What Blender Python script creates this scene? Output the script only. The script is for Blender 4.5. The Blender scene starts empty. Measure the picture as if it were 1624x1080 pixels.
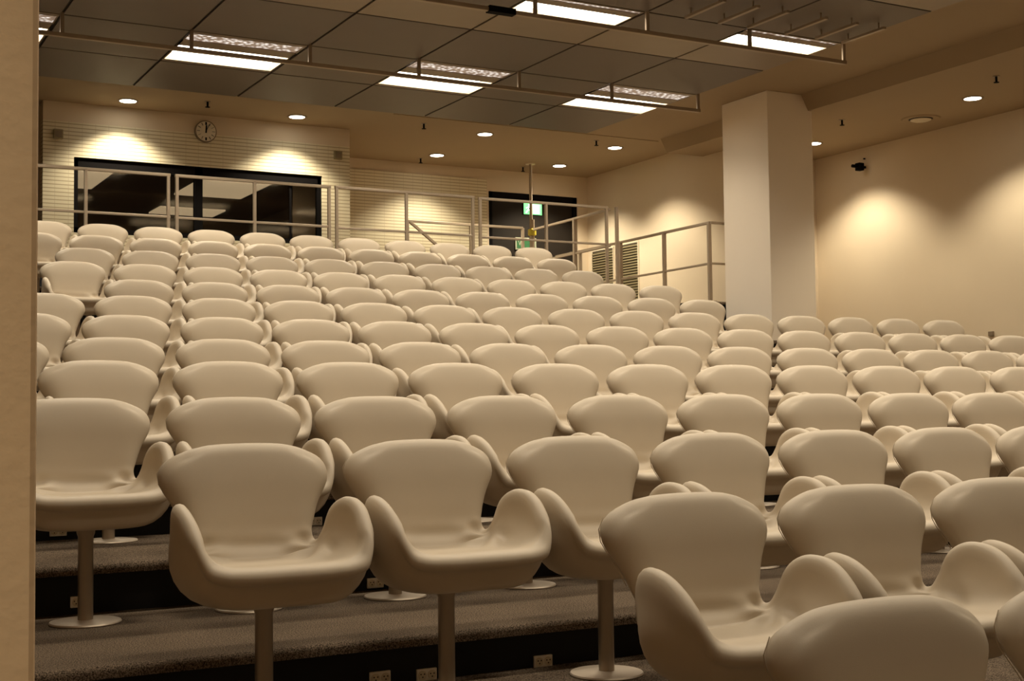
import bpy, bmesh, math, random
import numpy as np
from mathutils import Vector, Matrix
random.seed(4)
PI = math.pi
SC = bpy.context.scene
COL = SC.collection

# ------------------------------------------------------------------ materials
def new_mat(name):
    m = bpy.data.materials.new(name); m.use_nodes = True
    nt = m.node_tree
    return m, nt, nt.nodes['Principled BSDF']

def simple(name, col, rough=.6, metal=0.0, var=0.0, vscale=6.0, bump=0.0, bscale=80.0, spec=.5, sheen=0.0):
    m, nt, b = new_mat(name)
    b.inputs['Base Color'].default_value = (*col, 1)
    b.inputs['Roughness'].default_value = rough
    b.inputs['Metallic'].default_value = metal
    b.inputs['Specular IOR Level'].default_value = spec
    if sheen: b.inputs['Sheen Weight'].default_value = sheen
    tc = nt.nodes.new('ShaderNodeTexCoord')
    if var:
        n = nt.nodes.new('ShaderNodeTexNoise'); n.inputs['Scale'].default_value = vscale; n.inputs['Detail'].default_value = 4
        mx = nt.nodes.new('ShaderNodeMix'); mx.data_type = 'RGBA'
        mx.inputs[6].default_value = (*[c*(1-var) for c in col], 1)
        mx.inputs[7].default_value = (*[min(1, c*(1+var)) for c in col], 1)
        nt.links.new(tc.outputs['Object'], n.inputs['Vector'])
        nt.links.new(n.outputs['Fac'], mx.inputs[0]); nt.links.new(mx.outputs[2], b.inputs['Base Color'])
    if bump:
        n2 = nt.nodes.new('ShaderNodeTexNoise'); n2.inputs['Scale'].default_value = bscale; n2.inputs['Detail'].default_value = 3
        bp = nt.nodes.new('ShaderNodeBump'); bp.inputs['Strength'].default_value = bump; bp.inputs['Distance'].default_value = .01
        nt.links.new(tc.outputs['Object'], n2.inputs['Vector'])
        nt.links.new(n2.outputs['Fac'], bp.inputs['Height']); nt.links.new(bp.outputs['Normal'], b.inputs['Normal'])
    return m

def emitter(name, col, strength, base=(.8, .8, .8)):
    m, nt, b = new_mat(name)
    b.inputs['Base Color'].default_value = (*base, 1)
    b.inputs['Emission Color'].default_value = (*col, 1)
    b.inputs['Emission Strength'].default_value = strength
    return m

def slat_mat():
    # acoustic boards: narrow horizontal grooves and fine upright joints
    m, nt, b = new_mat('acoustic_board')
    N, L = nt.nodes.new, nt.links.new
    tc = N('ShaderNodeTexCoord'); sp = N('ShaderNodeSeparateXYZ'); L(tc.outputs['Object'], sp.inputs[0])
    def groove(out, pitch, width):
        d = N('ShaderNodeMath'); d.operation = 'DIVIDE'; L(out, d.inputs[0]); d.inputs[1].default_value = pitch
        f = N('ShaderNodeMath'); f.operation = 'FRACT'; L(d.outputs[0], f.inputs[0])
        c = N('ShaderNodeMath'); c.operation = 'LESS_THAN'; L(f.outputs[0], c.inputs[0]); c.inputs[1].default_value = width
        return c.outputs[0]
    g1 = groove(sp.outputs['Z'], .062, .26); g2 = groove(sp.outputs['X'], .21, .05)
    m2 = N('ShaderNodeMath'); m2.operation = 'MULTIPLY'; L(g2, m2.inputs[0]); m2.inputs[1].default_value = .35
    mx = N('ShaderNodeMath'); mx.operation = 'MAXIMUM'; L(g1, mx.inputs[0]); L(m2.outputs[0], mx.inputs[1])
    c = N('ShaderNodeMix'); c.data_type = 'RGBA'; c.inputs[6].default_value = (.80, .72, .52, 1); c.inputs[7].default_value = (.50, .41, .25, 1)
    L(mx.outputs[0], c.inputs[0]); L(c.outputs[2], b.inputs['Base Color'])
    b.inputs['Roughness'].default_value = .6
    return m

def carpet_mat():
    m, nt, b = new_mat('carpet')
    N, L = nt.nodes.new, nt.links.new
    tc = N('ShaderNodeTexCoord')
    n = N('ShaderNodeTexNoise'); n.inputs['Scale'].default_value = 165; n.inputs['Detail'].default_value = 5; n.inputs['Roughness'].default_value = .8
    n2 = N('ShaderNodeTexNoise'); n2.inputs['Scale'].default_value = 3; n2.inputs['Detail'].default_value = 3
    L(tc.outputs['Object'], n.inputs['Vector']); L(tc.outputs['Object'], n2.inputs['Vector'])
    r = N('ShaderNodeValToRGB'); r.color_ramp.elements[0].position = .43; r.color_ramp.elements[1].position = .59
    r.color_ramp.elements[0].color = (.035, .025, .017, 1); r.color_ramp.elements[1].color = (.40, .295, .20, 1)
    L(n.outputs['Fac'], r.inputs[0])
    mx = N('ShaderNodeMix'); mx.data_type = 'RGBA'; mx.blend_type = 'MULTIPLY'; mx.inputs[0].default_value = .5
    L(r.outputs[0], mx.inputs[6]); L(n2.outputs['Fac'], mx.inputs[7]); L(mx.outputs[2], b.inputs['Base Color'])
    bp = N('ShaderNodeBump'); bp.inputs['Strength'].default_value = .8; bp.inputs['Distance'].default_value = .008
    L(n.outputs['Fac'], bp.inputs['Height']); L(bp.outputs['Normal'], b.inputs['Normal'])
    b.inputs['Roughness'].default_value = .95; b.inputs['Specular IOR Level'].default_value = .1
    return m

def glass_mat():
    m = bpy.data.materials.new('dark_glass'); m.use_nodes = True
    nt = m.node_tree; nt.nodes.clear(); N, L = nt.nodes.new, nt.links.new
    o = N('ShaderNodeOutputMaterial'); t = N('ShaderNodeBsdfTransparent'); t.inputs[0].default_value = (.62, .57, .50, 1)
    g = N('ShaderNodeBsdfGlossy'); g.inputs['Roughness'].default_value = .06; g.inputs['Color'].default_value = (1, .96, .9, 1)
    mx = N('ShaderNodeMixShader'); mx.inputs[0].default_value = .06
    L(t.outputs[0], mx.inputs[1]); L(g.outputs[0], mx.inputs[2]); L(mx.outputs[0], o.inputs[0])
    return m

def louver_mat():
    m, nt, b = new_mat('louver_cells')
    N, L = nt.nodes.new, nt.links.new
    tc = N('ShaderNodeTexCoord'); v = N('ShaderNodeTexVoronoi'); v.inputs['Scale'].default_value = 17
    L(tc.outputs['Object'], v.inputs['Vector'])
    r = N('ShaderNodeValToRGB'); r.color_ramp.elements[0].position = .1; r.color_ramp.elements[1].position = .6
    r.color_ramp.elements[0].color = (1, .93, .86, 1); r.color_ramp.elements[1].color = (.16, .11, .08, 1)
    L(v.outputs['Distance'], r.inputs[0]); L(r.outputs[0], b.inputs['Emission Color'])
    b.inputs['Emission Strength'].default_value = .9
    b.inputs['Base Color'].default_value = (.3, .25, .2, 1)
    return m

M = {
 'fabric': simple('pale_upholstery', (.565, .478, .358), .5, 0, .05, 5, .06, 420, .35),
 'seam': simple('seam_thread', (.42, .34, .25), .7),
 'pole': simple('pole_metal', (.42, .35, .27), .38, .75, .05, 8),
 'base': simple('base_metal', (.62, .52, .40), .42, .45, .04, 8),
 'wall': simple('plaster', (.74, .62, .455), .85, 0, .03, 1.5, .08, 60),
 'nearwall': simple('rough_plaster', (.84, .60, .36), .9, 0, .02, 6.0, .05, 45),
 'column': simple('column_paint', (.93, .82, .67), .8, 0, .02, 2),
 'ceiling': simple('ceiling_paint', (.40, .30, .185), .85, 0, .03, 1.2),
 'slat': slat_mat(),
 'carpet': carpet_mat(),
 'riser': simple('black_riser', (.006, .005, .005), .8, 0),
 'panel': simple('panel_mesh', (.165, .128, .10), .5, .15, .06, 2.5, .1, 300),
 'panel_glow': simple('panel_glow_tint', (.30, .235, .165), .42, .3, .06, 2.5),  # panel colour lightened to carry the glow of the luminaires
 'dark': simple('dark_gap', (.02, .016, .012), .8),
 'housing': simple('lamp_housing', (.27, .205, .14), .45, .3),
 'hang': simple('hanger_metal', (.40, .31, .22), .42, .45),
 'rail': simple('railing_paint', (.43, .345, .25), .42, .35),
 'black': simple('black_paint', (.005, .004, .004), .8, spec=.1),
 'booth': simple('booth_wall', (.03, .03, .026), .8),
 'doorleaf': simple('dark_door', (.020, .015, .011), .6, spec=.2),
 'glass': glass_mat(),
 'louver': louver_mat(),
 'tube': emitter('lamp_white', (1, .90, .74), 5.0),
 'tube_front': emitter('lamp_white_front', (1, .87, .66), 9.0),
 'glow': emitter('lamp_spill', (1, .80, .52), .9, (.5, .4, .28)),
 'booth_glow_panel': emitter('booth_glow_panel', (1, .86, .62), .75, (.5, .42, .3)),
 'down': emitter('downlight_lens', (1, .92, .75), 14.0),
 'trimw': simple('trim_white', (.75, .66, .5), .5),
 'clockface': simple('clock_face', (.86, .78, .62), .6),
 'clockrim': simple('clock_rim', (.30, .24, .17), .4, .5),
 'socket': simple('socket_plastic', (.92, .86, .74), .4),
 'hole': simple('socket_hole', (.02, .015, .01), .7),
 'exit_green': emitter('exit_green', (.16, .66, .20), 1.7, (.05, .4, .1)),
 'exit_white': emitter('exit_white', (.75, 1, .78), 3.2),
 'sign_green': simple('sign_green', (.03, .14, .05), .5),
 'sign_pale': simple('sign_pale', (.40, .41, .30), .5),
 'yellow': simple('yellow_plastic', (.72, .60, .06), .5),
 'grille': simple('grille_metal', (.36, .30, .17), .5, .3),
 'grille_dark': simple('grille_dark', (.10, .08, .045), .8),
}

# ------------------------------------------------------------------ mesh helpers
class MB:
    def __init__(self): self.v = []; self.f = []; self.mi = []
    def quad_box(self, lo, hi, mi=0):
        x0, y0, z0 = lo; x1, y1, z1 = hi; n = len(self.v)
        self.v += [(x0,y0,z0),(x1,y0,z0),(x1,y1,z0),(x0,y1,z0),(x0,y0,z1),(x1,y0,z1),(x1,y1,z1),(x0,y1,z1)]
        self.f += [tuple(n+i for i in q) for q in ((0,3,2,1),(4,5,6,7),(0,1,5,4),(1,2,6,5),(2,3,7,6),(3,0,4,7))]
        self.mi += [mi]*6
        return self
    def bar(self, a, b, w, h, mi=0):
        # rectangular bar from a to b, w across (horizontal), h the other way
        a, b = Vector(a), Vector(b); d = (b-a).normalized()
        up = Vector((0,0,1)) if abs(d.z) < .95 else Vector((0,1,0))
        s = d.cross(up).normalized(); u = s.cross(d).normalized(); n = len(self.v)
        for p in (a, b):
            for i, j in ((-1,-1),(1,-1),(1,1),(-1,1)): self.v.append(tuple(p + s*(w/2*i) + u*(h/2*j)))
        self.f += [tuple(n+i for i in q) for q in ((3,2,1,0),(4,5,6,7),(0,1,5,4),(1,2,6,5),(2,3,7,6),(3,0,4,7))]
        self.mi += [mi]*6
        return self
    def tube(self, a, b, r, seg=16, r2=None, mi=0):
        a, b = Vector(a), Vector(b); d = (b-a).normalized(); r2 = r if r2 is None else r2
        up = Vector((0,0,1)) if abs(d.z) < .95 else Vector((1,0,0))
        s = d.cross(up).normalized(); u = s.cross(d); n = len(self.v)
        for p, rr in ((a, r), (b, r2)):
            for k in range(seg):
                t = 2*PI*k/seg; self.v.append(tuple(p + s*(rr*math.cos(t)) + u*(rr*math.sin(t))))
        for k in range(seg):
            self.f.append((n+k, n+(k+1) % seg, n+seg+(k+1) % seg, n+seg+k)); self.mi.append(mi)
        self.f.append(tuple(n+k for k in reversed(range(seg)))); self.f.append(tuple(n+seg+k for k in range(seg))); self.mi += [mi]*2
        return self
    def lathe(self, prof, axis_o, seg=32, mi=0, axis='z', cap=True):
        n = len(self.v); o = Vector(axis_o)
        for r, h in prof:
            for k in range(seg):
                t = 2*PI*k/seg
                q = (r*math.cos(t), r*math.sin(t), h) if axis == 'z' else (r*math.cos(t), h, r*math.sin(t))
                self.v.append(tuple(o + Vector(q)))
        for i in range(len(prof)-1):
            for k in range(seg):
                self.f.append((n+i*seg+k, n+i*seg+(k+1) % seg, n+(i+1)*seg+(k+1) % seg, n+(i+1)*seg+k)); self.mi.append(mi)
        if cap:
            self.f.append(tuple(n+k for k in range(seg))); self.f.append(tuple(n+(len(prof)-1)*seg+k for k in range(seg))); self.mi += [mi]*2
        return self
    def poly(self, pts, thick_vec, mi=0):
        n = len(self.v); m = len(pts); t = Vector(thick_vec)
        self.v += [tuple(p) for p in pts] + [tuple(Vector(p)+t) for p in pts]
        self.f.append(tuple(range(n, n+m))); self.f.append(tuple(reversed(range(n+m, n+2*m)))); self.mi += [mi]*2
        for k in range(m): self.f.append((n+k, n+m+k, n+m+(k+1) % m, n+(k+1) % m)); self.mi.append(mi)
        return self
    def build(self, name, mats, parent=None, smooth=False, bevel=0.0, origin=None):
        me = bpy.data.meshes.new(name)
        o0 = Vector(origin) if origin else Vector((0,0,0))
        me.from_pydata([tuple(Vector(v)-o0) for v in self.v], [], self.f)
        for m in (mats if isinstance(mats, (list, tuple)) else [mats]): me.materials.append(M[m])
        for p, i in zip(me.polygons, self.mi): p.material_index = i
        bm = bmesh.new(); bm.from_mesh(me); bmesh.ops.recalc_face_normals(bm, faces=bm.faces); bm.to_mesh(me); bm.free()
        if smooth:
            try: me.shade_smooth()
            except Exception: pass
            for p in me.polygons: p.use_smooth = True
            try: me.set_sharp_from_angle(angle=math.radians(40))
            except Exception: pass
        o = bpy.data.objects.new(name, me); COL.objects.link(o); o.location = o0
        if parent is not None:
            o.parent = parent; o.location = o0 - Vector(parent.location) if origin else -Vector(parent.location)
        if bevel:
            bv = o.modifiers.new('bevel', 'BEVEL'); bv.width = bevel; bv.segments = 2; bv.limit_method = 'ANGLE'
        return o

def tag(o, label, cat=None, group=None, kind=None):
    if label: o['label'] = label
    if cat: o['category'] = cat
    if group: o['group'] = group
    if kind: o['kind'] = kind
    return o
def empty(name, loc, label, cat, group=None):
    o = bpy.data.objects.new(name, None); COL.objects.link(o); o.location = loc; o.empty_display_size = .1
    return tag(o, label, cat, group)
def structure(name, mb, mats, label, **k):
    return tag(mb.build(name, mats, **k), label, 'building', None, 'structure')
def copy_tree(o, loc):
    c = o.copy(); COL.objects.link(c); c.location = loc
    for ch in list(o.children):
        d = ch.copy(); COL.objects.link(d); d.parent = c
        for g in list(ch.children):
            e = g.copy(); COL.objects.link(e); e.parent = d
    return c

# ------------------------------------------------------------------ room data (metres, camera at the origin, y away along the steps, x along the rows)
PITCH = .75
ROWS = {-1:(2.31053,2.42727,-.45332), 0:(2.69452,3.73083,-.28245), 1:(1.58238,5.08044,-.11328), 2:(1.9533,6.43013,.08265), 3:(1.58697,7.7813,.31154),
 4:(1.94857,9.10304,.51785), 5:(2.32791,10.43755,.76619), 6:(2.68676,11.75272,1.032), 7:(3.03772,13.06073,1.30386), 8:(3.42632,14.48933,1.61401),
 9:(3.8122,15.84605,1.92653), 10:(4.21609,17.2348,2.26058), 11:(4.57367,18.56038,2.59373)}
SPAN = {-1:(0,1), 0:(0,2), 1:(0,6), 2:(-1,8), 3:(-1,10), 4:(-1,12), 5:(-1,13), 6:(-1,13), 7:(0,9), 8:(-1,9), 9:(-1,8), 10:(-2,8), 11:(-2,8)}
CHAIR_H = 1.01
FLOOR = {r: v[2]-CHAIR_H for r, v in ROWS.items()}
NOSE = {r: v[1]-1.35 for r, v in ROWS.items()}
ZC, ZP, ZR = 5.0, 4.8, 4.75      # ceiling, hanging panels, lower side ceiling

# ------------------------------------------------------------------ floor: carpeted tiers with black risers
fl = MB()
def tier(x0, x1, y0, y1, z, zlow, r=.028):
    # carpet slab with a rounded front edge that overhangs the riser a little
    prof = [(y1, z)] + [(y0 + r - r*math.sin(t), z - r + r*math.cos(t)) for t in [PI/2*k/5 for k in range(6)]]
    prof += [(y0, z-.045), (y0+.045, z-.05)]
    n = len(fl.v)
    for y, zz in prof: fl.v += [(x0, y, zz), (x1, y, zz)]
    for i in range(len(prof)-1): fl.f.append((n+2*i, n+2*i+1, n+2*i+3, n+2*i+2)); fl.mi.append(0)
    n = len(fl.v)
    fl.v += [(x0, y0+.045, z-.05), (x1, y0+.045, z-.05), (x1, y0+.045, zlow), (x0, y0+.045, zlow)]
    fl.f.append((n, n+1, n+2, n+3)); fl.mi.append(1)
    n = len(fl.v)                                                          # closed end cheek on each side
    for x in (x0, x1):
        m_ = len(fl.v); fl.v += [(x, y0+.045, z-.02), (x, y1, z-.02), (x, y1, zlow), (x, y0+.045, zlow)]
        fl.f.append((m_, m_+1, m_+2, m_+3)); fl.mi.append(1)
FRONT = FLOOR[-1]
fl.quad_box((-4, -5, FRONT-.2), (17.5, NOSE[0]+.1, FRONT))
rs = sorted(ROWS)
for r in rs[1:]:
    y1 = NOSE[r+1]+.06 if r < 11 else 19.3
    if r == 6: tier(-4, 17.5, NOSE[r], 19.65, FLOOR[r], FLOOR[r-1]-.02)
    elif r < 6: tier(-4, 17.5, NOSE[r], y1, FLOOR[r], FLOOR[r-1]-.02)
    else: tier(-4, 12.3, NOSE[r], y1, FLOOR[r], FLOOR[r-1]-.02)
tier(-4, 9.9, 19.2, 24.45, 2.25, 1.55)                     # gallery behind the top row
tier(9.9, 12.35, 22.1, 24.45, 2.25, 1.55)
tier(13.12, 14.5, 17.56, 24.45, 1.73, FLOOR[6])              # landing beside the top rows
tier(12.3, 13.12, 17.9, 24.45, 1.5, FLOOR[6])
fl.quad_box((9.9, 19.3, 1.4), (12.3, 22.1, 1.5)).quad_box((14.5, 19.85, 1.5), (15.3, 24.45, 1.725))
structure('floor', fl, ['carpet', 'riser'], 'dark brown carpeted tiers with rounded edges and black risers under the chairs', smooth=True)

# ------------------------------------------------------------------ ceilings
c = MB(); c.quad_box((-4, -5, ZC), (15.4, 24.6, ZC+.2)); structure('ceiling', c, 'ceiling', 'tan plastered ceiling above the hanging panels and the gallery')
c = MB()
c.poly([(14.33, -5, ZC), (14.47, -5, ZR), (17.7, -5, ZR), (17.7, -5, ZC+.2), (14.33, -5, ZC+.2)], (0, 25.3, 0))
structure('ceiling.001', c, 'ceiling', 'lower tan side ceiling with a sloping edge beyond the square column')

# ------------------------------------------------------------------ walls
w = MB()                                                   # control room wall standing forward of the back wall
wx0, wx1, wz0, wz1 = 4.08, 8.29, 2.91, 4.13
w.quad_box((3.6, 22, 1.5), (wx0, 22.2, 4.69)).quad_box((wx1, 22, 1.5), (8.81, 22.2, 4.69))
w.quad_box((wx0, 22, 1.5), (wx1, 22.2, wz0)).quad_box((wx0, 22, wz1), (wx1, 22.2, 4.69))
w.quad_box((3.6, 22.0, 4.69), (8.81, 22.2, ZC), 1)
w.quad_box((3.6, 22.2, 1.5), (3.8, 24.45, ZC), 1).quad_box((8.61, 22.2, 1.5), (8.81, 24.45, ZC), 1)
structure('wall_control_room', w, ['slat', 'wall'], 'grooved cream acoustic wall around the wide control room window')
w = MB()
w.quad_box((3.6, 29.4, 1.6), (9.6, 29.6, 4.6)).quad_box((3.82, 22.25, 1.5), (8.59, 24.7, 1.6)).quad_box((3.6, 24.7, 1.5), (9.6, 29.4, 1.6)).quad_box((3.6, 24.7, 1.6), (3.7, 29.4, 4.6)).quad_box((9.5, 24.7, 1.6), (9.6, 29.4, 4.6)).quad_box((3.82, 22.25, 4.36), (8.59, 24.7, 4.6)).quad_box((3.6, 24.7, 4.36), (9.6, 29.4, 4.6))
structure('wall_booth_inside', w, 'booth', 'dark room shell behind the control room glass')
BOOTH = [((4.3, 24.1), (5.2, 26.3), 'added dim glow panel inside the control room, at the window edge beside the partition'), ((6.8, 24.2), (8.15, 26.3), 'added dim glow panel inside the control room, behind the mullion'), ((6.95, 28.0), (8.35, 29.0), 'added dim glow panel deep inside the control room')]
for lo_, hi_, lab in BOOTH:  # added glow panels that give the pale shapes in the window glass
    b = MB(); b.quad_box((*lo_, 4.33), (*hi_, 4.36)); tag(b.build('booth_glow_panel', 'booth_glow_panel'), lab, 'lamp', 'glow panels added inside the control room')
w = MB()
dx0, dx1, dz1 = 12.88, 15.04, 4.55
w.quad_box((-4.2, 24.45, -1.6), (3.6, 24.65, ZC)).quad_box((8.81, 24.45, -1.6), (dx0, 24.65, ZC)).quad_box((3.6, 24.45, 4.6), (8.81, 24.65, ZC)).quad_box((dx1, 24.45, -1.6), (15.5, 24.65, ZC)).quad_box((dx0, 24.45, dz1), (dx1, 24.65, ZC))
w.quad_box((8.82, 24.41, 2.0), (12.82, 24.45, 4.78), 1)
structure('wall_back', w, ['wall', 'slat'], 'cream back wall of the gallery with a grooved acoustic field beside the dark doorway')
w = MB(); w.quad_box((15.3, 19.65, -1.6), (15.5, 24.45, ZC)); structure('wall_gallery_side', w, 'wall', 'cream side wall of the gallery with the two ventilation grilles')
w = MB(); w.quad_box((15.5, 19.65, -1.6), (17.5, 19.85, ZC)); structure('wall_return', w, 'wall', 'narrow cream wall facing the hall behind the square column')
w = MB(); w.quad_box((17.5, -5, -1.7), (17.7, 19.85, ZC)); structure('wall_right', w, 'wall', 'plain cream side wall washed by downlights beyond the column')
w = MB(); w.quad_box((-4.2, -5, -1.7), (-4, 24.45, ZC)); structure('wall_left', w, 'wall', 'cream side wall hidden behind the near partition')
w = MB(); w.quad_box((-4.2, -5.2, -1.7), (17.7, -5, ZC)); structure('wall_front', w, 'wall', 'cream front wall behind the viewer')
w = MB(); w.quad_box((-4, 1.6, FRONT), (.258, 1.85, ZC)); structure('wall_near', w, 'nearwall', 'tan rough plaster partition edge close to the viewer', bevel=.008)
w = MB(); w.quad_box((13.635, 16.39, -.1), (14.55, 17.55, ZC)); structure('wall_column', w, 'column', 'tall square cream column between the seats and the side wall', bevel=.01)
w = MB(); w.quad_box((9.0, 20.470, ZC-.012), (14.4, 20.49, ZC)); structure('trim_1', w, 'ceiling', 'thin joint line across the tan ceiling before the gallery')

# window of the control room
win = MB()
y0, y1 = 22.04, 22.16
win.quad_box((wx0, y0, wz1-.17), (wx1, y1, wz1)).quad_box((wx0, y0, wz0), (wx1, y1, wz0+.09))
win.quad_box((wx0, y0, wz0), (wx0+.07, y1, wz1)).quad_box((wx1-.07, y0, wz0), (wx1, y1, wz1))
win.quad_box((6.05, y0, wz0), (6.18, y1, wz1)); win.quad_box((7.72, y0+.05, wz0), (7.76, y1, wz1))
wf = structure('window_1', win, 'black', 'wide black framed control room window in the grooved wall')
for a, b in ((wx0+.07, 6.05), (6.18, 7.72), (7.76, wx1-.07)):
    g = MB(); g.quad_box((a, 22.095, wz0+.09), (b, 22.105, wz1-.17)); g.build('window_pane', 'glass', wf)
# doorway
d = MB()
d.quad_box((dx0, 24.47, 1.6), (dx0+.09, 24.6, dz1)).quad_box((dx1-.09, 24.47, 1.6), (dx1, 24.6, dz1)).quad_box((dx0, 24.47, dz1-.16), (dx1, 24.6, dz1))
d.quad_box((dx0, 25.3, 1.6), (dx1, 25.35, dz1)).quad_box((dx0-.05, 24.66, 1.5), (dx0, 25.35, dz1)).quad_box((dx1, 24.66, 1.5), (dx1+.05, 25.35, dz1)).quad_box((dx0, 24.66, dz1), (dx1, 25.35, dz1+.05))
df = structure('door_1', d, 'black', 'tall dark glazed doorway at the rear of the gallery')
for k in (0, 1):
    g = MB(); xa = dx0+.09 + k*(dx1-dx0-.18)/2; xb = xa+(dx1-dx0-.18)/2
    g.quad_box((xa+.005, 24.52, 1.62), (xb-.005, 24.56, dz1-.17)); g.build('door_leaf', 'doorleaf', df)

# ------------------------------------------------------------------ the shell chair
def chair_shell():
    # rows from the front lip over the seat to the top of the back; each a cubic half section centre -> rim
    R = [  # centre(y,z)      c1x    second control          rim point
     ((-.312,.548), .17, (.240,-.310,.548), (.285,-.292,.570)),
     ((-.285,.553), .18, (.295,-.285,.540), (.306,-.266,.630)),
     ((-.215,.545), .20, (.332,-.215,.528), (.320,-.200,.706)),
     ((-.140,.537), .21, (.350,-.140,.522), (.328,-.130,.753)),
     ((-.070,.533), .21, (.352,-.070,.522), (.327,-.062,.771)),
     ((-.015,.535), .20, (.342,-.015,.528), (.317,-.002,.768)),
     (( .035,.541), .18, (.318, .040,.540), (.299, .044,.736)),
     (( .075,.549), .17, (.285, .075,.556), (.281, .074,.655)),
     (( .105,.561), .16, (.248, .098,.570), (.264, .098,.608)),
     (( .140,.595), .15, (.205, .128,.602), (.232, .126,.604)),
     (( .161,.650), .15, (.192, .156,.654), (.209, .157,.650)),
     (( .176,.725), .15, (.208, .170,.728), (.224, .182,.722)),
     (( .188,.800), .16, (.242, .181,.802), (.255, .203,.795)),
     (( .199,.865), .18, (.278, .190,.862), (.287, .220,.846)),
     (( .211,.910), .17, (.288, .202,.902), (.300, .231,.880)),
     (( .222,.941), .15, (.262, .215,.931), (.284, .240,.910)),
     (( .233,.964), .12, (.180, .230,.959), (.234, .240,.934))]
    n = len(R)
    A = np.array([[0, a[0], a[1], b, a[0], a[1], *c_, *e] for a, b, c_, e in R], float)      # C, P1, P2, E
    # chord-length Catmull-Rom resample along v
    L = [0.0]
    for i in range(1, n): L.append(L[-1] + .5*np.linalg.norm(A[i,:3]-A[i-1,:3]) + .5*np.linalg.norm(A[i,9:]-A[i-1,9:]))
    L = np.array(L); NV, NU = 72, 21
    T = np.gradient(A, L, axis=0)
    ts = np.linspace(0, L[-1], NV); P = []
    for t in ts:
        i = min(max(int(np.searchsorted(L, t)) - 1, 0), n-2); h = L[i+1]-L[i]; s = (t-L[i])/h
        P.append((2*s**3-3*s**2+1)*A[i] + (s**3-2*s**2+s)*h*T[i] + (-2*s**3+3*s**2)*A[i+1] + (s**3-s**2)*h*T[i+1])
    P = np.array(P)
    G = np.zeros((NV, 2*NU-1, 3))
    for j in range(NV):
        C, P1, P2, E = P[j,0:3], P[j,3:6], P[j,6:9], P[j,9:12]
        tt = np.linspace(0, 1, 80); cv = np.outer((1-tt)**3, C)+np.outer(3*(1-tt)**2*tt, P1)+np.outer(3*(1-tt)*tt**2, P2)+np.outer(tt**3, E)
        d = np.r_[0, np.cumsum(np.linalg.norm(np.diff(cv, axis=0), axis=1))]; u = np.linspace(0, d[-1], NU)
        half = np.stack([np.interp(u, d, cv[:,k]) for k in range(3)], 1)
        G[j, NU-1:] = half; mir = half[1:].copy(); mir[:,0] *= -1; G[j, :NU-1] = mir[::-1]
    W = 2*NU-1
    # a light smoothing of the sheet
    for _ in range(2):
        H = G.copy(); H[1:-1,1:-1] = .5*G[1:-1,1:-1] + .125*(G[:-2,1:-1]+G[2:,1:-1]+G[1:-1,:-2]+G[1:-1,2:]); G = H
    dv = np.gradient(G, axis=0); du = np.gradient(G, axis=1)
    Nn = np.cross(du, dv); Nn /= np.linalg.norm(Nn, axis=2, keepdims=True)     # points up / towards the sitter
    if Nn[8, NU-1, 2] < 0: Nn = -Nn
    # near the four corners of the sheet the two directions run together: take the facing from further in
    K_ = 7
    for j in list(range(K_)) + list(range(NV-K_, NV)):
        for i in list(range(K_)) + list(range(W-K_, W)):
            Nn[j,i] = Nn[min(max(j,K_),NV-1-K_), min(max(i,K_),W-1-K_)]
    for _ in range(4):
        Q = np.pad(Nn, ((1,1),(1,1),(0,0)), mode='edge'); Nn = .5*Nn + .125*(Q[:-2,1:-1]+Q[2:,1:-1]+Q[1:-1,:-2]+Q[1:-1,2:])
    Nn /= np.linalg.norm(Nn, axis=2, keepdims=True)
    # padding: thicker under the seat
    half_t = np.full((NV, W), .030)
    under = np.full((NV, W), .030); top = np.full((NV, W), .030); RR = np.full(NV, .030)
    for j in range(NV):
        q_ = np.clip((ts[j]/L[-1]-.52)/.22, 0, 1); q_ = q_*q_*(3-2*q_)
        RR[j] += .016*q_; under[j] += .022*q_; top[j] += .012*q_
    uu = np.abs(np.linspace(-1, 1, W))
    for j in range(NV):
        s = ts[j]/L[-1]
        hv = np.clip(s/.10, 0, 1)*np.clip((.50-s)/.16, 0, 1); hv = hv*hv*(3-2*hv)
        gu = np.clip((.86-uu)/.40, 0, 1); gu = gu*gu*(3-2*gu)
        under[j] += .088*hv*gu
        bw = np.clip((s-.5)/.2, 0, 1)*np.clip((.92-uu)/.4, 0, 1); under[j] += .012*bw; 
    # creases of the cover around the corner between seat, back and arm
    wr = np.zeros((NV, W))
    for j in range(NV):
        for i in range(W):
            x, y, z = G[j,i]
            ax = abs(x)
            q = math.hypot(ax-.265, y-.085); ang = math.atan2(y-.085, ax-.265)
            fo = math.exp(-((q-.09)/.06)**2) * (1 if z < .64 else 0)
            wr[j,i] += (.021 if x > 0 else .014)*math.sin(ang*6.5 + (1.0 if x > 0 else .2) + 9*q)*fo
            wr[j,i] -= .014*math.exp(-((y-.085)/.012)**2)*(1 if z < .60 and ax < .2 else 0)
            wr[j,i] += .006*math.sin(60*(z-.02*x) + 5*x)*math.exp(-((z-.62)/.035)**2)*(1 if y > .1 else 0)
    top += wr
    Tp = G + Nn*top[...,None]; Bt = G - Nn*under[...,None]
    V = []; F = []
    def idx(j, i, s): return s*NV*W + j*W + i
    V += [tuple(p) for p in Tp.reshape(-1,3)] + [tuple(p) for p in Bt.reshape(-1,3)]
    for j in range(NV-1):
        for i in range(W-1):
            F.append((idx(j,i,0), idx(j,i+1,0), idx(j+1,i+1,0), idx(j+1,i,0)))
            F.append((idx(j,i,1), idx(j+1,i,1), idx(j+1,i+1,1), idx(j,i+1,1)))
    loop = [(0,i) for i in range(W)] + [(j,W-1) for j in range(1,NV)] + [(NV-1,i) for i in range(W-2,-1,-1)] + [(j,0) for j in range(NV-2,0,-1)]
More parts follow.
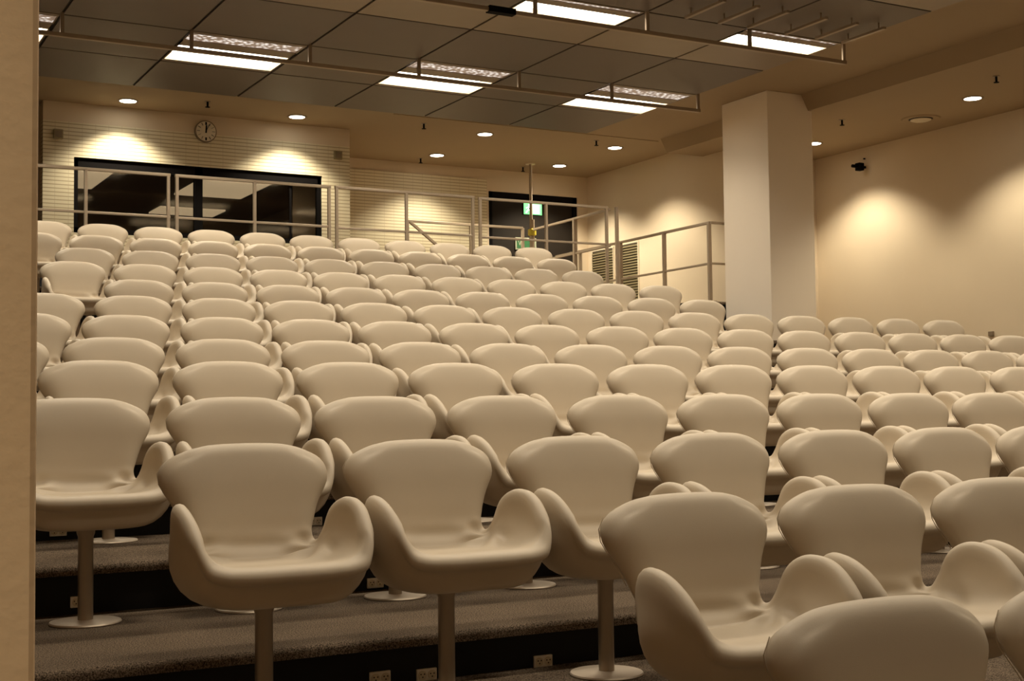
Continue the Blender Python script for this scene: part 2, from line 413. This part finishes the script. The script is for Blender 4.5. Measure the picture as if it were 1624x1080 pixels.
    m = len(loop); K = 6; ring = []; rimmid = []; rimout = []
    pts = np.array([G[a] for a in loop]); tang = np.roll(pts,-1,0)-np.roll(pts,1,0)
    for _ in range(3): tang = .25*np.roll(tang,1,0)+.5*tang+.25*np.roll(tang,-1,0)
    tang /= np.linalg.norm(tang, axis=1, keepdims=True)
    OO = []
    for q, (j,i) in enumerate(loop):
        o = np.cross(tang[q], Nn[j,i]); o /= np.linalg.norm(o)
        inner = G[min(max(j,1),NV-2), min(max(i,1),W-2)]
        OO.append(-o if np.dot(o, G[j,i]-inner) < 0 else o)
    OO = np.array(OO)
    for _ in range(5): OO = .25*np.roll(OO,1,0)+.5*OO+.25*np.roll(OO,-1,0)
    OO /= np.linalg.norm(OO, axis=1, keepdims=True)
    for q, (j,i) in enumerate(loop):
        nn = Nn[j,i]; o = OO[q]
        row = [idx(j,i,0)]
        for k in range(1, K):
            th = PI/2 - PI*k/K; ss = top[j,i] if th > 0 else under[j,i]
            V.append(tuple(G[j,i] + o*RR[j]*math.cos(th) + nn*ss*math.sin(th))); row.append(len(V)-1)
        row.append(idx(j,i,1)); ring.append(row); rimout.append(G[j,i] + o*(RR[j]-.0005)*math.cos(-.25) + nn*(under[j,i]-.0005)*math.sin(-.25))
    for q in range(m):
        a, b = ring[q], ring[(q+1) % m]
        for k in range(K): F.append((a[k], a[k+1], b[k+1], b[k]))
    me = bpy.data.meshes.new('seat_shell'); me.from_pydata(V, [], F); me.materials.append(M['fabric'])
    bm = bmesh.new(); bm.from_mesh(me); bmesh.ops.remove_doubles(bm, verts=bm.verts, dist=1e-5); bmesh.ops.recalc_face_normals(bm, faces=bm.faces)
    for _ in range(5): bmesh.ops.smooth_vert(bm, verts=bm.verts, factor=.4, use_axis_x=True, use_axis_y=True, use_axis_z=True)
    bm.to_mesh(me); bm.free()
    for p in me.polygons: p.use_smooth = True
    # seam: a fine welt along the rim on the outer side
    s = MB(); step = 2; rr = .0016; sg = 6; ro = np.array(rimout)
    for _ in range(3): ro = .25*np.roll(ro,1,0)+.5*ro+.25*np.roll(ro,-1,0)
    seams = []
    for side in (W-1, 0):
        s = MB()
        ids = [q for q, a in enumerate(loop) if a[1] == side and .70*NV < a[0] < .95*NV][::step]
        for q in ids:
            p = Vector(ro[q]); t = Vector(ro[(q+step) % m]-ro[(q-step) % m]).normalized(); a = t.cross(Vector((.3,.5,.8))).normalized(); b = t.cross(a)
            for k in range(sg): s.v.append(tuple(p + a*(rr*math.cos(2*PI*k/sg)) + b*(rr*math.sin(2*PI*k/sg))))
        for q in range(len(ids)-1):
            for k in range(sg): s.f.append((q*sg+k, q*sg+(k+1) % sg, (q+1)*sg+(k+1) % sg, (q+1)*sg+k)); s.mi.append(0)
        seams.append(s)
    return me, seams

shell_me, seams = chair_shell()
chair0 = empty('shell_chair', (0,0,0), 'x', 'chair')
so = bpy.data.objects.new('seat_shell', shell_me); COL.objects.link(so); so.parent = chair0
for sm_ in seams: sm_.build('edge_seam', 'fabric', so, smooth=True)
p_ = MB(); p_.lathe([(.0335,.012), (.0335,.38), (.040,.40), (.040,.44)], (0,0,0), 24); p_.build('pole', 'pole', chair0, smooth=True)
p_ = MB(); p_.lathe([(.155,0), (.157,.004), (.153,.010), (.060,.013), (.040,.016)], (0,0,0), 40); p_.build('base_plate', 'base', chair0, smooth=True)

ORD = ['first','second','third','fourth','fifth','sixth','seventh','eighth','ninth','tenth','eleventh','twelfth','thirteenth','fourteenth','fifteenth','sixteenth']
used = False
for ri, r in enumerate(rs):
    x0, y0, h = ROWS[r]; k0, k1 = SPAN[r]; n = k1-k0+1
    for q, k in enumerate(range(k0, k1+1)):
        loc = (x0+k*PITCH+.002, y0-.25, FLOOR[r]+.001)
        if used: ch = copy_tree(chair0, loc)
        else: ch = chair0; ch.location = loc; used = True
        ch.rotation_euler = (0, 0, math.radians(random.uniform(-1.2, 1.2)))
        rown = {0: 'lowest row', 1: 'second row from the bottom', 11: 'row just below the top row', 12: 'top row under the railing'}.get(ri, ORD[ri]+' row from the bottom')
        pos = 'leftmost' if q == 0 else ('rightmost' if q == n-1 else ORD[q]+' from the left')
        ch['label'] = f'pale beige shell chair, {pos} in the {rown}'
        ch['group'] = 'beige shell chairs on the tiers'; ch['category'] = 'chair'

# ------------------------------------------------------------------ double sockets on the risers
SOCK = [(1.37,4,-.65,'left of the aisle seat, on the fourth tier'),(1.24,3,-.87,''),(2.17,2,-1.09,''),(2.38,2,-1.10,''),(2.94,2,-1.10,''),(2.88,4,-.67,''),(2.72,3,-.89,'')]
SLAB = ['white double socket on the riser behind the leftmost chair, upper of two there',
 'white double socket behind the pole of the leftmost lone chair',
 'white double socket low on the bottom riser between the first two poles',
 'white double socket half hidden by the second front pole',
 'white double socket on the bottom riser beside the third front pole',
 'white double socket seen through the gap by the first front chair arm',
 'white double socket behind the arms of the first two front chairs']
for (x, r, z, _), lab in zip(SOCK, SLAB):
    yf = NOSE[r]+.045
    s = empty('double_socket', (x, yf, z), lab, 'socket', 'white sockets on the black risers')
    b = MB(); b.quad_box((x-.046, yf-.012, z-.026), (x+.046, yf+.001, z+.026)); b.build('cover_plate', 'socket', s, bevel=.003)
    for dx in (-.022, .022):
        b = MB(); b.lathe([(.0185, -.004), (.0185, 0)], (x+dx, yf-.012, z), 20, axis='y'); so_ = b.build('socket_insert', 'trimw', s, smooth=True)
        b = MB()
        for hx, hz in ((-.008, .005), (.008, .005), (0, -.007)): b.lathe([(.0032, -.0048), (.0032, -.003)], (x+dx+hx, yf-.012, z+hz), 8, axis='y')
        hh = b.build('pin_holes', 'hole', so_); hh.parent = so_; hh.location = (0,0,0); so_.location = -Vector(s.location)

# ------------------------------------------------------------------ railings
def railing(name, pts_bottom, posts, zt, zm, label, ends=None, mid=True, zb=None):
    pass
def section(xa, xb, y, zt, zm, zb, posts, label, dbl=()):
    o = empty('guard_railing', ((xa+xb)/2, y, zb), label, 'railing', 'railings of the gallery')
    b = MB(); b.bar((xa, y, zt), (xb, y, zt), .05, .042); b.build('top_rail', 'rail', o, bevel=.006)
    b = MB(); b.bar((xa, y, zm), (xb, y, zm), .035, .035); b.build('middle_rail', 'rail', o, bevel=.005)
    for px in posts:
        b = MB(); b.bar((px, y, zb), (px, y, zt), .045, .05) if px not in dbl else b.bar((px, y, zb), (px, y, zt), .045, .05)
        b.build('post', 'rail', o, bevel=.006)
    return o
YR = 19.24
section(2.3, 4.92, YR, 3.45, 2.84, 2.25, [2.6, 3.73, 4.89], 'grey guard railing section at the left end below the control room window')
section(4.985, 7.39, YR, 3.45, 2.835, 2.25, [5.015, 6.18, 7.36], 'grey guard railing section before the middle of the control room window')
section(7.455, 9.87, YR, 3.455, 2.825, 2.25, [7.485, 8.66, 9.84], 'grey guard railing section before the brightly lit acoustic field')
section(9.945, 12.45, YR, 3.445, 2.81, 1.6, [9.975, 11.22, 12.42], 'grey guard railing section before the dark doorway')
o = empty('guard_railing', (12.5, 20.7, 1.6), 'grey side railing running back from the corner of the gallery towards the doorway', 'railing', 'railings of the gallery')
b = MB(); b.bar((12.53, 19.3, 3.43), (12.53, 21.95, 3.41), .05, .042); b.build('top_rail', 'rail', o, bevel=.006)
b = MB(); b.bar((12.53, 19.3, 2.80), (12.53, 21.95, 2.78), .035, .035); b.build('middle_rail', 'rail', o, bevel=.005)
for py in (20.47,): b = MB(); b.bar((12.53, py, 1.6), (12.53, py, 3.42), .07, .06); b.build('post', 'rail', o, bevel=.006)
b = MB(); b.bar((12.63, 19.24, 1.6), (12.63, 19.24, 3.47), .055, .05); b.build('corner_post', 'rail', o, bevel=.006)
o = empty('stair_railing', (11.1, 22.0, 2.25), 'grey stair rail with a sloping handrail behind the long guard railing', 'railing', 'railings of the gallery')
b = MB(); b.bar((9.92, 22.0, 3.43), (12.31, 22.0, 3.43), .05, .045); b.build('top_rail', 'rail', o, bevel=.005)
b = MB(); b.bar((9.97, 22.0, 3.42), (11.1, 21.95, 2.55), .05, .05); b.build('handrail', 'rail', o, bevel=.005)
for px in (9.92, 11.21, 12.31): b = MB(); b.bar((px, 22.0, 1.6), (px, 22.0, 3.43), .05, .05); b.build('post', 'rail', o, bevel=.005)
o = empty('landing_railing', (13.4, 19.5, 1.73), 'brown landing railing beside the top rows, turning behind the square column', 'railing', 'railings of the gallery')
b = MB(); b.bar((13.4, 17.62, 3.035), (13.4, 22.6, 3.0), .05, .042); b.bar((13.4, 17.62, 3.035), (14.4, 17.62, 3.035), .05, .042); b.build('top_rail', 'rail', o, bevel=.006)
b = MB(); b.bar((13.4, 17.62, 2.36), (13.4, 22.6, 2.33), .035, .035); b.bar((13.4, 17.62, 2.36), (14.4, 17.62, 2.36), .035, .035); b.build('middle_rail', 'rail', o, bevel=.005)
for py in (17.65, 18.93, 20.3, 21.7): b = MB(); b.bar((13.4, py, 1.74), (13.4, py, 3.03), .06, .055); b.build('post', 'rail', o, bevel=.006)
b = MB(); b.quad_box((13.3, 17.6, 1.732), (13.5, 17.72, 1.745)); b.build('foot_plate', 'rail', o)

# ------------------------------------------------------------------ hanging ceiling panels, luminaires, rails
XE = [-.24, 1.33, 2.90, 4.465, 6.03, 7.60, 9.165, 10.735, 12.31]
YE = [19.65, 18.05, 16.45, 14.84, 13.23, 11.65, 10.05]
ROWN = ['back row', 'second row from the back wall', 'third row from the back wall', 'fourth row from the back wall', 'fifth row from the back wall', 'sixth row from the back wall']
LIGHTC = {1, 3, 5, 7}
G_ = .018
carrier = MB()
for xe in XE: carrier.quad_box((xe-.022, YE[-1], ZP+.02), (xe+.022, YE[0], ZP+.045))
for ye in YE: carrier.quad_box((XE[0], ye-.02, ZP+.02), (XE[-1], ye+.02, ZP+.045))
for xe in XE[::2]:
    for ye in YE[::2]: carrier.tube((xe, ye, ZP+.04), (xe, ye, ZC), .008, 6)
structure('trim_2', carrier, 'dark', 'dark metal carrier grid holding the hanging ceiling panels')
def plate(mb, xa, xb, ya, yb, z0=ZP, z1=ZP+.02, mi=0): mb.quad_box((xa+G_, ya+G_, z0), (xb-G_, yb-G_, z1), mi)
for j in range(6):
    yb, ya = YE[j], YE[j+1]
    for i in range(8):
        xa, xb = XE[i], XE[i+1]
        cx, cy = (xa+xb)/2, (ya+yb)/2
        colw = ORD[i]+' column'
        if j in (1, 3, 5) and i in LIGHTC:
            o = empty('ceiling_luminaire', (cx, cy, ZP), f'recessed white ceiling luminaire, {colw} from the left, {ROWN[j]}', 'lamp', 'ceiling luminaires between the panels')
            if j == 1: spans = dict(l=(16.57,16.90), t=(17.16,17.93), tail=None)
            elif j == 3: spans = dict(l=(13.28,13.36), t=(13.50,14.02), tail=(14.06,14.84))
            else: spans = dict(l=(10.10,10.18), t=(10.32,10.84), tail=(10.88,11.65))
            l, t = spans['l'], spans['t']
            b = MB(); z0, z1 = ZP, ZP+.015
            b.quad_box((xa+G_, ya+G_, z0), (xb-G_, l[0], z1)).quad_box((xa+G_, l[1], z0), (xb-G_, t[0], z1))
            b.quad_box((xa+G_, l[0], z0), (xa+.03, t[1], z1)).quad_box((xb-.035, l[0], z0), (xb-G_, t[1], z1))
            if not spans['tail']: b.quad_box((xa+G_, t[1], z0), (xb-G_, yb-G_, z1))
            b.build('frame', 'housing', o)
            b = MB()
            for xx in (xa+.03, xb-.035): b.quad_box((xx-.005, t[0], z0), (xx+.005, t[1], z1+.115))
            for yy in (t[0], t[1]): b.quad_box((xa+.03, yy-.005, z0), (xb-.035, yy+.005, z1+.115))
            b.build('reflector', 'trimw', o)
            b = MB(); b.quad_box((xa+.03, l[0]+.003, z0+.012), (xb-.035, l[1]-.005, z1+.03)); b.build('louver', 'louver', o)
            b = MB(); b.quad_box((xa+.03, t[0], z0+.105), (xb-.035, t[1], z0+.125)); b.build('diffuser', 'tube', o)
            if spans['tail']:
                b = MB(); plate(b, xa, xb, spans['tail'][0], spans['tail'][1]); b.build('cover_panel', 'panel_glow', o)
        else:
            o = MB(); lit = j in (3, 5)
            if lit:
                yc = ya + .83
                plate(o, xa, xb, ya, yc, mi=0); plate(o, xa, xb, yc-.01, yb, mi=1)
            else: plate(o, xa, xb, ya, yb)
            tag(o.build('ceiling_panel', ['panel', 'panel_glow'], origin=(cx, cy, ZP)),
                f'dark grey hanging ceiling panel, {colw} from the left, {ROWN[j]}' if not lit else f'grey ceiling panel with painted glow between luminaires, {colw} from the left, {ROWN[j]}',
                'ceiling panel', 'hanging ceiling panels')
def hanging(y, zr, xs, label, xa, xb):
    o = empty('hanging_rail', ((xa+xb)/2, y, zr), label, 'rail', 'rails hung under the luminaires')
    b = MB(); b.bar((xa, y, zr), (xb, y, zr), .055, .05); b.build('rail_bar', 'hang', o, bevel=.005)
    for x in xs: b = MB(); b.bar((x, y, zr), (x, y, ZP+.02), .045, .03); b.build('hanger', 'hang', o)
    return o
hanging(16.43, 4.545, XE[1:], 'long brown metal rail hung under the rear line of luminaires', XE[1]-.3, XE[-1]+.03)
o = hanging(13.22, 4.54, XE[3:], 'long brown metal rail hung under the front line of luminaires', XE[3]-.3, XE[-1]+.03)
b = MB(); b.quad_box((6.98, 13.17, 4.505), (7.32, 13.27, 4.575)); b.build('rail_coupling', 'black', o)['label'] = 'black coupling sleeve on the rail'

# bars added for bright streaks reflected in the panels near the front rail
for nm, x0_, lab in (('reflection_bars', 11.1, 'metal bars added for reflections under the outer front panel'), ('reflection_bars', 9.55, 'metal bars added for reflections under the panel beside the outer one')):
    o = empty(nm, (x0_+.5, 12.5, ZP-.1), lab, 'track', 'bars added for reflections under the front panels')
    for k, dx in enumerate((0, .5, .95)):
        b = MB(); b.bar((x0_+dx, 12.2, ZP-.09), (x0_+dx, 12.95, ZP-.09), .05, .03); b.build('streak_bar', 'hang', o)
        for yy in (12.3, 12.85): b = MB(); b.tube((x0_+dx, yy, ZP-.09), (x0_+dx, yy, ZP-.001), .01, 8); b.build('drop_rod', 'hang', o)

# ------------------------------------------------------------------ downlights
DL = [(4.81,21.46,ZC,'recessed round downlight over the window, first from the left'), (7.62,21.40,ZC,'recessed round downlight over the window, second from the left'),
      (11.16,21.30,ZC,'recessed round downlight nearest the middle of the hanging panels'), (11.24,23.49,ZC,'recessed round downlight close to the grooved back wall'),
      (14.0,23.44,ZC,'recessed round downlight before the dark doorway'), (14.0,21.35,ZC,'recessed round downlight beside the gallery side wall'),
      (16.36,18.40,ZR,'recessed round downlight half hidden by the square column'), (16.2,14.57,ZR,'recessed round downlight in the lower side ceiling')]
for x, y, z, lab in DL:
    o = empty('downlight', (x, y, z), lab, 'lamp', 'round ceiling downlights')
    b = MB(); b.lathe([(.165,-.008), (.165,0), (.13,0), (.13,-.012),(.165,-.008)], (x, y, z), 32, cap=False); b.build('trim_ring', 'housing', o, smooth=True)
    b = MB(); b.lathe([(.128,-.011), (.128,-.002)], (x, y, z), 32); b.build('lens', 'down', o, smooth=True)

# ------------------------------------------------------------------ sprinklers, vent, camera, small wall things
SPR = [(5.96,20.97,ZC,'small ceiling sprinkler above the clock'), (9.79,20.98,ZC,'small ceiling sprinkler over the middle of the gallery'), (11.09,23.93,ZC,'small ceiling sprinkler by the grooved back wall'),
       (13.4,23.9,ZC,'small ceiling sprinkler before the doorway'), (13.32,20.94,ZC,'small ceiling sprinkler beside the end panel'),
       (15.43,13.43,ZR,'small ceiling sprinkler above the side downlight'), (15.44,16.66,ZR,'small ceiling sprinkler beside the square column')]
for x, y, z, lab in SPR:
    o = empty('sprinkler', (x, y, z), lab, 'sprinkler', 'ceiling sprinklers')
    b = MB(); b.lathe([(.05,-.006), (.05,.006)], (x, y, z), 20); b.build('rosette', 'clockrim', o)
    b = MB(); b.tube((x, y, z-.09), (x, y, z), .016, 10); b.tube((x, y, z-.095), (x, y, z-.088), .04, 14); b.build('spray_head', 'black', o)
o = empty('ceiling_vent', (16.57, 16.01, ZR), 'round ventilation outlet in the lower side ceiling', 'vent')
b = MB(); b.lathe([(.30,-.02), (.32,0), (.22,0), (.20,-.015), (.30,-.02)], (16.57, 16.01, ZR), 40, cap=False); b.build('outer_ring', 'ceiling', o, smooth=True)
b = MB(); b.lathe([(.13,-.045), (.17,-.03), (.17,-.02)], (16.57, 16.01, ZR), 32); b.build('centre_disc', 'trimw', o, smooth=True)
b = MB(); b.lathe([(.20,-.004), (.20,0)], (16.57, 16.01, ZR), 32); b.build('dark_slot', 'hole', o)
o = empty('wall_camera', (17.42, 18.3, 4.38), 'small black camera on the plain side wall', 'camera')
b = MB(); b.quad_box((17.30, 18.24, 4.31), (17.42, 18.36, 4.45)); b.build('body', 'black', o, bevel=.01)
b = MB(); b.tube((17.18, 18.3, 4.385), (17.31, 18.3, 4.385), .03, 14); b.build('lens', 'black', o)
b = MB(); b.bar((17.40, 18.3, 4.38), (17.5, 18.3, 4.38), .04, .04); b.build('bracket', 'black', o)
b = MB(); b.lathe([(.02, 0), (.02, .02)], (17.48, 18.3, 4.53), 10); tag(b.build('wall_sensor', 'black'), 'tiny dark sensor above the black camera', 'sensor')
b = MB(); b.quad_box((17.46, 15.43, 1.11), (17.5, 15.53, 1.19)); tag(b.build('thermostat', 'clockrim', bevel=.006), 'small dark box low on the plain side wall', 'thermostat')
for x, z, lab in ((3.83, 4.47, 'small square grey wall speaker at the window wall, beside the partition'), (8.58, 4.52, 'small square grey wall speaker at the far corner of the window wall')):
    o = empty('wall_speaker', (x, 22, z), lab, 'speaker', 'wall speakers')
    b = MB(); b.quad_box((x-.075, 21.95, z-.075), (x+.075, 22, z+.075)); b.build('case', 'grille', o, bevel=.008)
    b = MB(); b.quad_box((x-.055, 21.944, z-.055), (x+.055, 21.951, z+.055)); b.build('grille', 'clockrim', o)
# two ventilation grilles on the gallery side wall
for ya, yb, za, zb, lab in ((23.45, 24.26, 2.45, 3.36, 'louvred wall grille closest to the doorway'), (22.53, 23.15, 2.2, 3.375, 'louvred wall grille behind the landing railing')):
    o = empty('wall_grille', (15.3, (ya+yb)/2, za), lab, 'grille', 'wall grilles')
    b = MB(); b.quad_box((15.28, ya-.03, za-.03), (15.3, yb+.03, za)).quad_box((15.28, ya-.03, zb), (15.3, yb+.03, zb+.03)).quad_box((15.28, ya-.03, za), (15.3, ya, zb)).quad_box((15.28, yb, za), (15.3, yb+.03, zb)); b.build('frame', 'trimw', o)
    b = MB(); b.quad_box((15.292, ya, za), (15.3, yb, zb)); b.build('backing', 'grille_dark', o)
    b = MB(); z = za+.02
    while z < zb-.02: b.bar((15.28, ya, z), (15.28, yb, z), .012, .028); z += .055
    b.build('louver_slats', 'grille', o)

# ------------------------------------------------------------------ clock
cx, cy, cz, cr = 6.21, 22.0, 4.725, .185
o = empty('wall_clock', (cx, cy, cz), 'round station clock with black ticks high on the grooved wall', 'clock')
b = MB(); b.lathe([(cr,-.05), (cr,0)], (cx, cy, cz), 40, axis='y'); b.build('case', 'clockrim', o, smooth=True)
b = MB(); b.lathe([(cr-.018,-.054), (cr-.018,-.049)], (cx, cy, cz), 40, axis='y'); b.build('dial', 'clockface', o)
b = MB()
for k in range(12):
    t = PI*k/6; l = .05; w_ = .026
    d = Vector((math.sin(t), 0, math.cos(t))); b.bar(Vector((cx, cy-.056, cz))+d*(cr-.03-l), Vector((cx, cy-.056, cz))+d*(cr-.03), w_, .004)
b.build('hour_marks', 'black', o)
for nm, t, l, w_ in (('hour_hand', math.radians(3), .10, .024), ('minute_hand', math.radians(25), .145, .018)):
    d = Vector((math.sin(t), 0, math.cos(t))); b = MB(); b.bar(Vector((cx, cy-.062, cz))-d*.03, Vector((cx, cy-.062, cz))+d*l, w_, .004); b.build(nm, 'black', o)

# ------------------------------------------------------------------ exit sign, its pole, the tag and the lower door sign
px, py = 13.35, 23.5
o = empty('ceiling_pole', (px, py, 1.6), 'slim pale pole from ceiling to landing before the dark doorway', 'pole')
b = MB(); b.tube((px, py, 3.6), (px, py, ZC), .032, 16); b.build('upper_tube', 'rail', o, smooth=True)
b = MB(); b.tube((px+.02, py, 1.6), (px+.02, py, 3.85), .052, 16); b.build('lower_sleeve', 'rail', o, smooth=True)
b = MB(); b.lathe([(.10, -.02), (.10, 0)], (px, py, ZC), 20); b.build('ceiling_flange', 'trimw', o)
sx, sz, sw, sh, sy = 13.46, 4.09, .21, .115, 23.62
o = empty('exit_sign', (sx, sy, sz), 'glowing green escape sign with a white running figure behind the pole', 'sign')
b = MB(); b.quad_box((sx-sw-.01, sy, sz-sh-.01), (sx+sw+.01, sy+.05, sz+sh+.01)); b.bar((px+.03, sy+.02, sz), (px, py, sz), .03, .03); b.build('case', 'black', o)
b = MB(); b.quad_box((sx-sw, sy-.006, sz-sh), (sx+sw, sy+.001, sz+sh)); b.build('lit_face', 'exit_green', o)
b = MB(); Y = sy-.010
b.poly([(sx+.0, Y, sz-.095), (sx+.0, Y, sz+.095), (sx+.15, Y, sz+.095), (sx+.15, Y, sz-.095)], (0, .003, 0)); b.build('door_mark', 'exit_white', o)
b = MB()
b.lathe([(.020, -.003), (.020, 0)], (sx-.085, Y+.003, sz+.075), 14, axis='y')
for pts in ([(-.11,.04),(-.07,.05),(-.075,-.02),(-.115,-.02)], [(-.115,-.01),(-.09,-.01),(-.15,-.09),(-.175,-.085)], [(-.10,-.01),(-.075,-.02),(-.03,-.085),(-.06,-.09)], [(-.075,.05),(-.07,.035),(-.02,.01),(-.02,.025)], [(-.11,.04),(-.11,.025),(-.16,.0),(-.165,.015)]):
    b.poly([(sx+u, Y, sz+v) for u, v in pts], (0, .003, 0))
b.build('running_figure', 'exit_white', o)
b = MB(); b.lathe([(.06, 0), (.085, .015), (.085, .125), (.06, .14)], (px+.02, py-.0, 3.52), 10); tag(b.build('yellow_lamp', 'yellow', smooth=True), 'small yellow beacon clipped around the pale pole', 'beacon')
dxa, dxb, dza, dzb, dy = 13.53, 14.03, 3.36, 3.62, 24.50
o = empty('door_sign', ((dxa+dxb)/2, dy, dza), 'dark green door sign with a pale outline and a white letter', 'sign')
b = MB(); b.quad_box((dxa, dy-.01, dza), (dxb, dy+.012, dzb)); b.build('outline', 'sign_pale', o)
b = MB(); b.quad_box((dxa+.03, dy-.016, dza+.03), (dxb-.03, dy-.009, dzb-.03)); b.build('sign_face', 'sign_green', o)
cu = bpy.data.curves.new('w', 'FONT'); cu.body = 'W'; cu.size = .16; cu.extrude = .002
to = bpy.data.objects.new('tmp', cu); COL.objects.link(to); dg = bpy.context.evaluated_depsgraph_get(); dg.update()
me = bpy.data.meshes.new_from_object(to.evaluated_get(dg)); bpy.data.objects.remove(to)
me.materials.clear(); me.materials.append(M['sign_pale']); me.name = 'letter'
lo = bpy.data.objects.new('letter', me); COL.objects.link(lo); lo.parent = o
lo.rotation_euler = (PI/2, 0, 0); lo.location = Vector((dxa+.05, dy-.019, dza+.09)) - Vector(o.location)

# ------------------------------------------------------------------ light
def spot(loc, power, size=118, blend=.55, col=(1, .88, .66), radius=.10):
    l = bpy.data.lights.new('spot_beam', 'SPOT'); l.energy = power; l.spot_size = math.radians(size); l.spot_blend = blend; l.color = col; l.shadow_soft_size = radius
    o = bpy.data.objects.new('spot_beam', l); COL.objects.link(o); o.location = loc; return o
for k, (x, y, z, _) in enumerate(DL):
    spot((x, y - (.25 if k == 6 else 0), z-.04), 230 if k in (0, 1, 3) else (300 if k > 5 else 380))
spot((-1.2, .5, ZC-.04), 960, 52, .5)          # added spot that brightens the near partition, no lamp known there
spot((16.2, 10.75, ZR-.04), 280); spot((16.2, 6.9, ZR-.04), 120)
def area(loc, sx_, sy_, power, col=(1, .88, .70), rot=(0, 0, 0)):
    l = bpy.data.lights.new('ceiling_lamp', 'AREA'); l.shape = 'RECTANGLE'; l.size = sx_; l.size_y = sy_; l.energy = power; l.color = col
    l.spread = math.radians(136)
    o = bpy.data.objects.new('ceiling_lamp', l); COL.objects.link(o); o.location = loc; o.rotation_euler = rot; return o
for j, yy, ly in ((1, 17.55, .72), (3, 13.76, .5), (5, 10.58, .5)):
    for i in (1, 3, 5, 7): area(((XE[i]+XE[i+1])/2-.015, yy, ZP+.012), 1.3, ly, 37 if j == 1 else 33)
# the same luminaires go on over the front of the hall
for y, pw in ((7.2, 50), (4.0, 40), (.8, 15)):
    for i in (1, 3, 5, 7): area(((XE[i]+XE[i+1])/2, y, ZP), 1.35, .55, pw)
W_ = bpy.data.worlds.new('world'); SC.world = W_; W_.use_nodes = True
bg = W_.node_tree.nodes['Background']; bg.inputs[0].default_value = (1, .8, .55, 1); bg.inputs[1].default_value = .02

# ------------------------------------------------------------------ camera
cam = bpy.data.cameras.new('camera'); co = bpy.data.objects.new('camera', cam); COL.objects.link(co)
cam.sensor_width = 36; cam.sensor_fit = 'HORIZONTAL'; cam.lens = 2118.947*36/1624; cam.clip_start = .05; cam.clip_end = 200
yaw, pitch, roll = .5012, .05147, -.0117
cyw, syw, cp, sp = math.cos(yaw), math.sin(yaw), math.cos(pitch), math.sin(pitch)
fw = Vector((syw*cp, cyw*cp, sp)); rt = Vector((cyw, -syw, 0)); up = rt.cross(fw)
cr_, sr_ = math.cos(roll), math.sin(roll)
rt, up = rt*cr_ + up*sr_, rt*(-sr_) + up*cr_
co.matrix_world = Matrix((( rt.x, up.x, -fw.x, 0), (rt.y, up.y, -fw.y, 0), (rt.z, up.z, -fw.z, 0), (0, 0, 0, 1)))
SC.camera = co

SC.view_settings.view_transform = 'Standard'; SC.view_settings.look = 'None'
SC.view_settings.exposure = 0.32; SC.view_settings.gamma = 1; SC.view_settings.use_curve_mapping = False
SC.cycles.use_denoising = True
SC.cycles.max_bounces = 8; SC.cycles.diffuse_bounces = 5
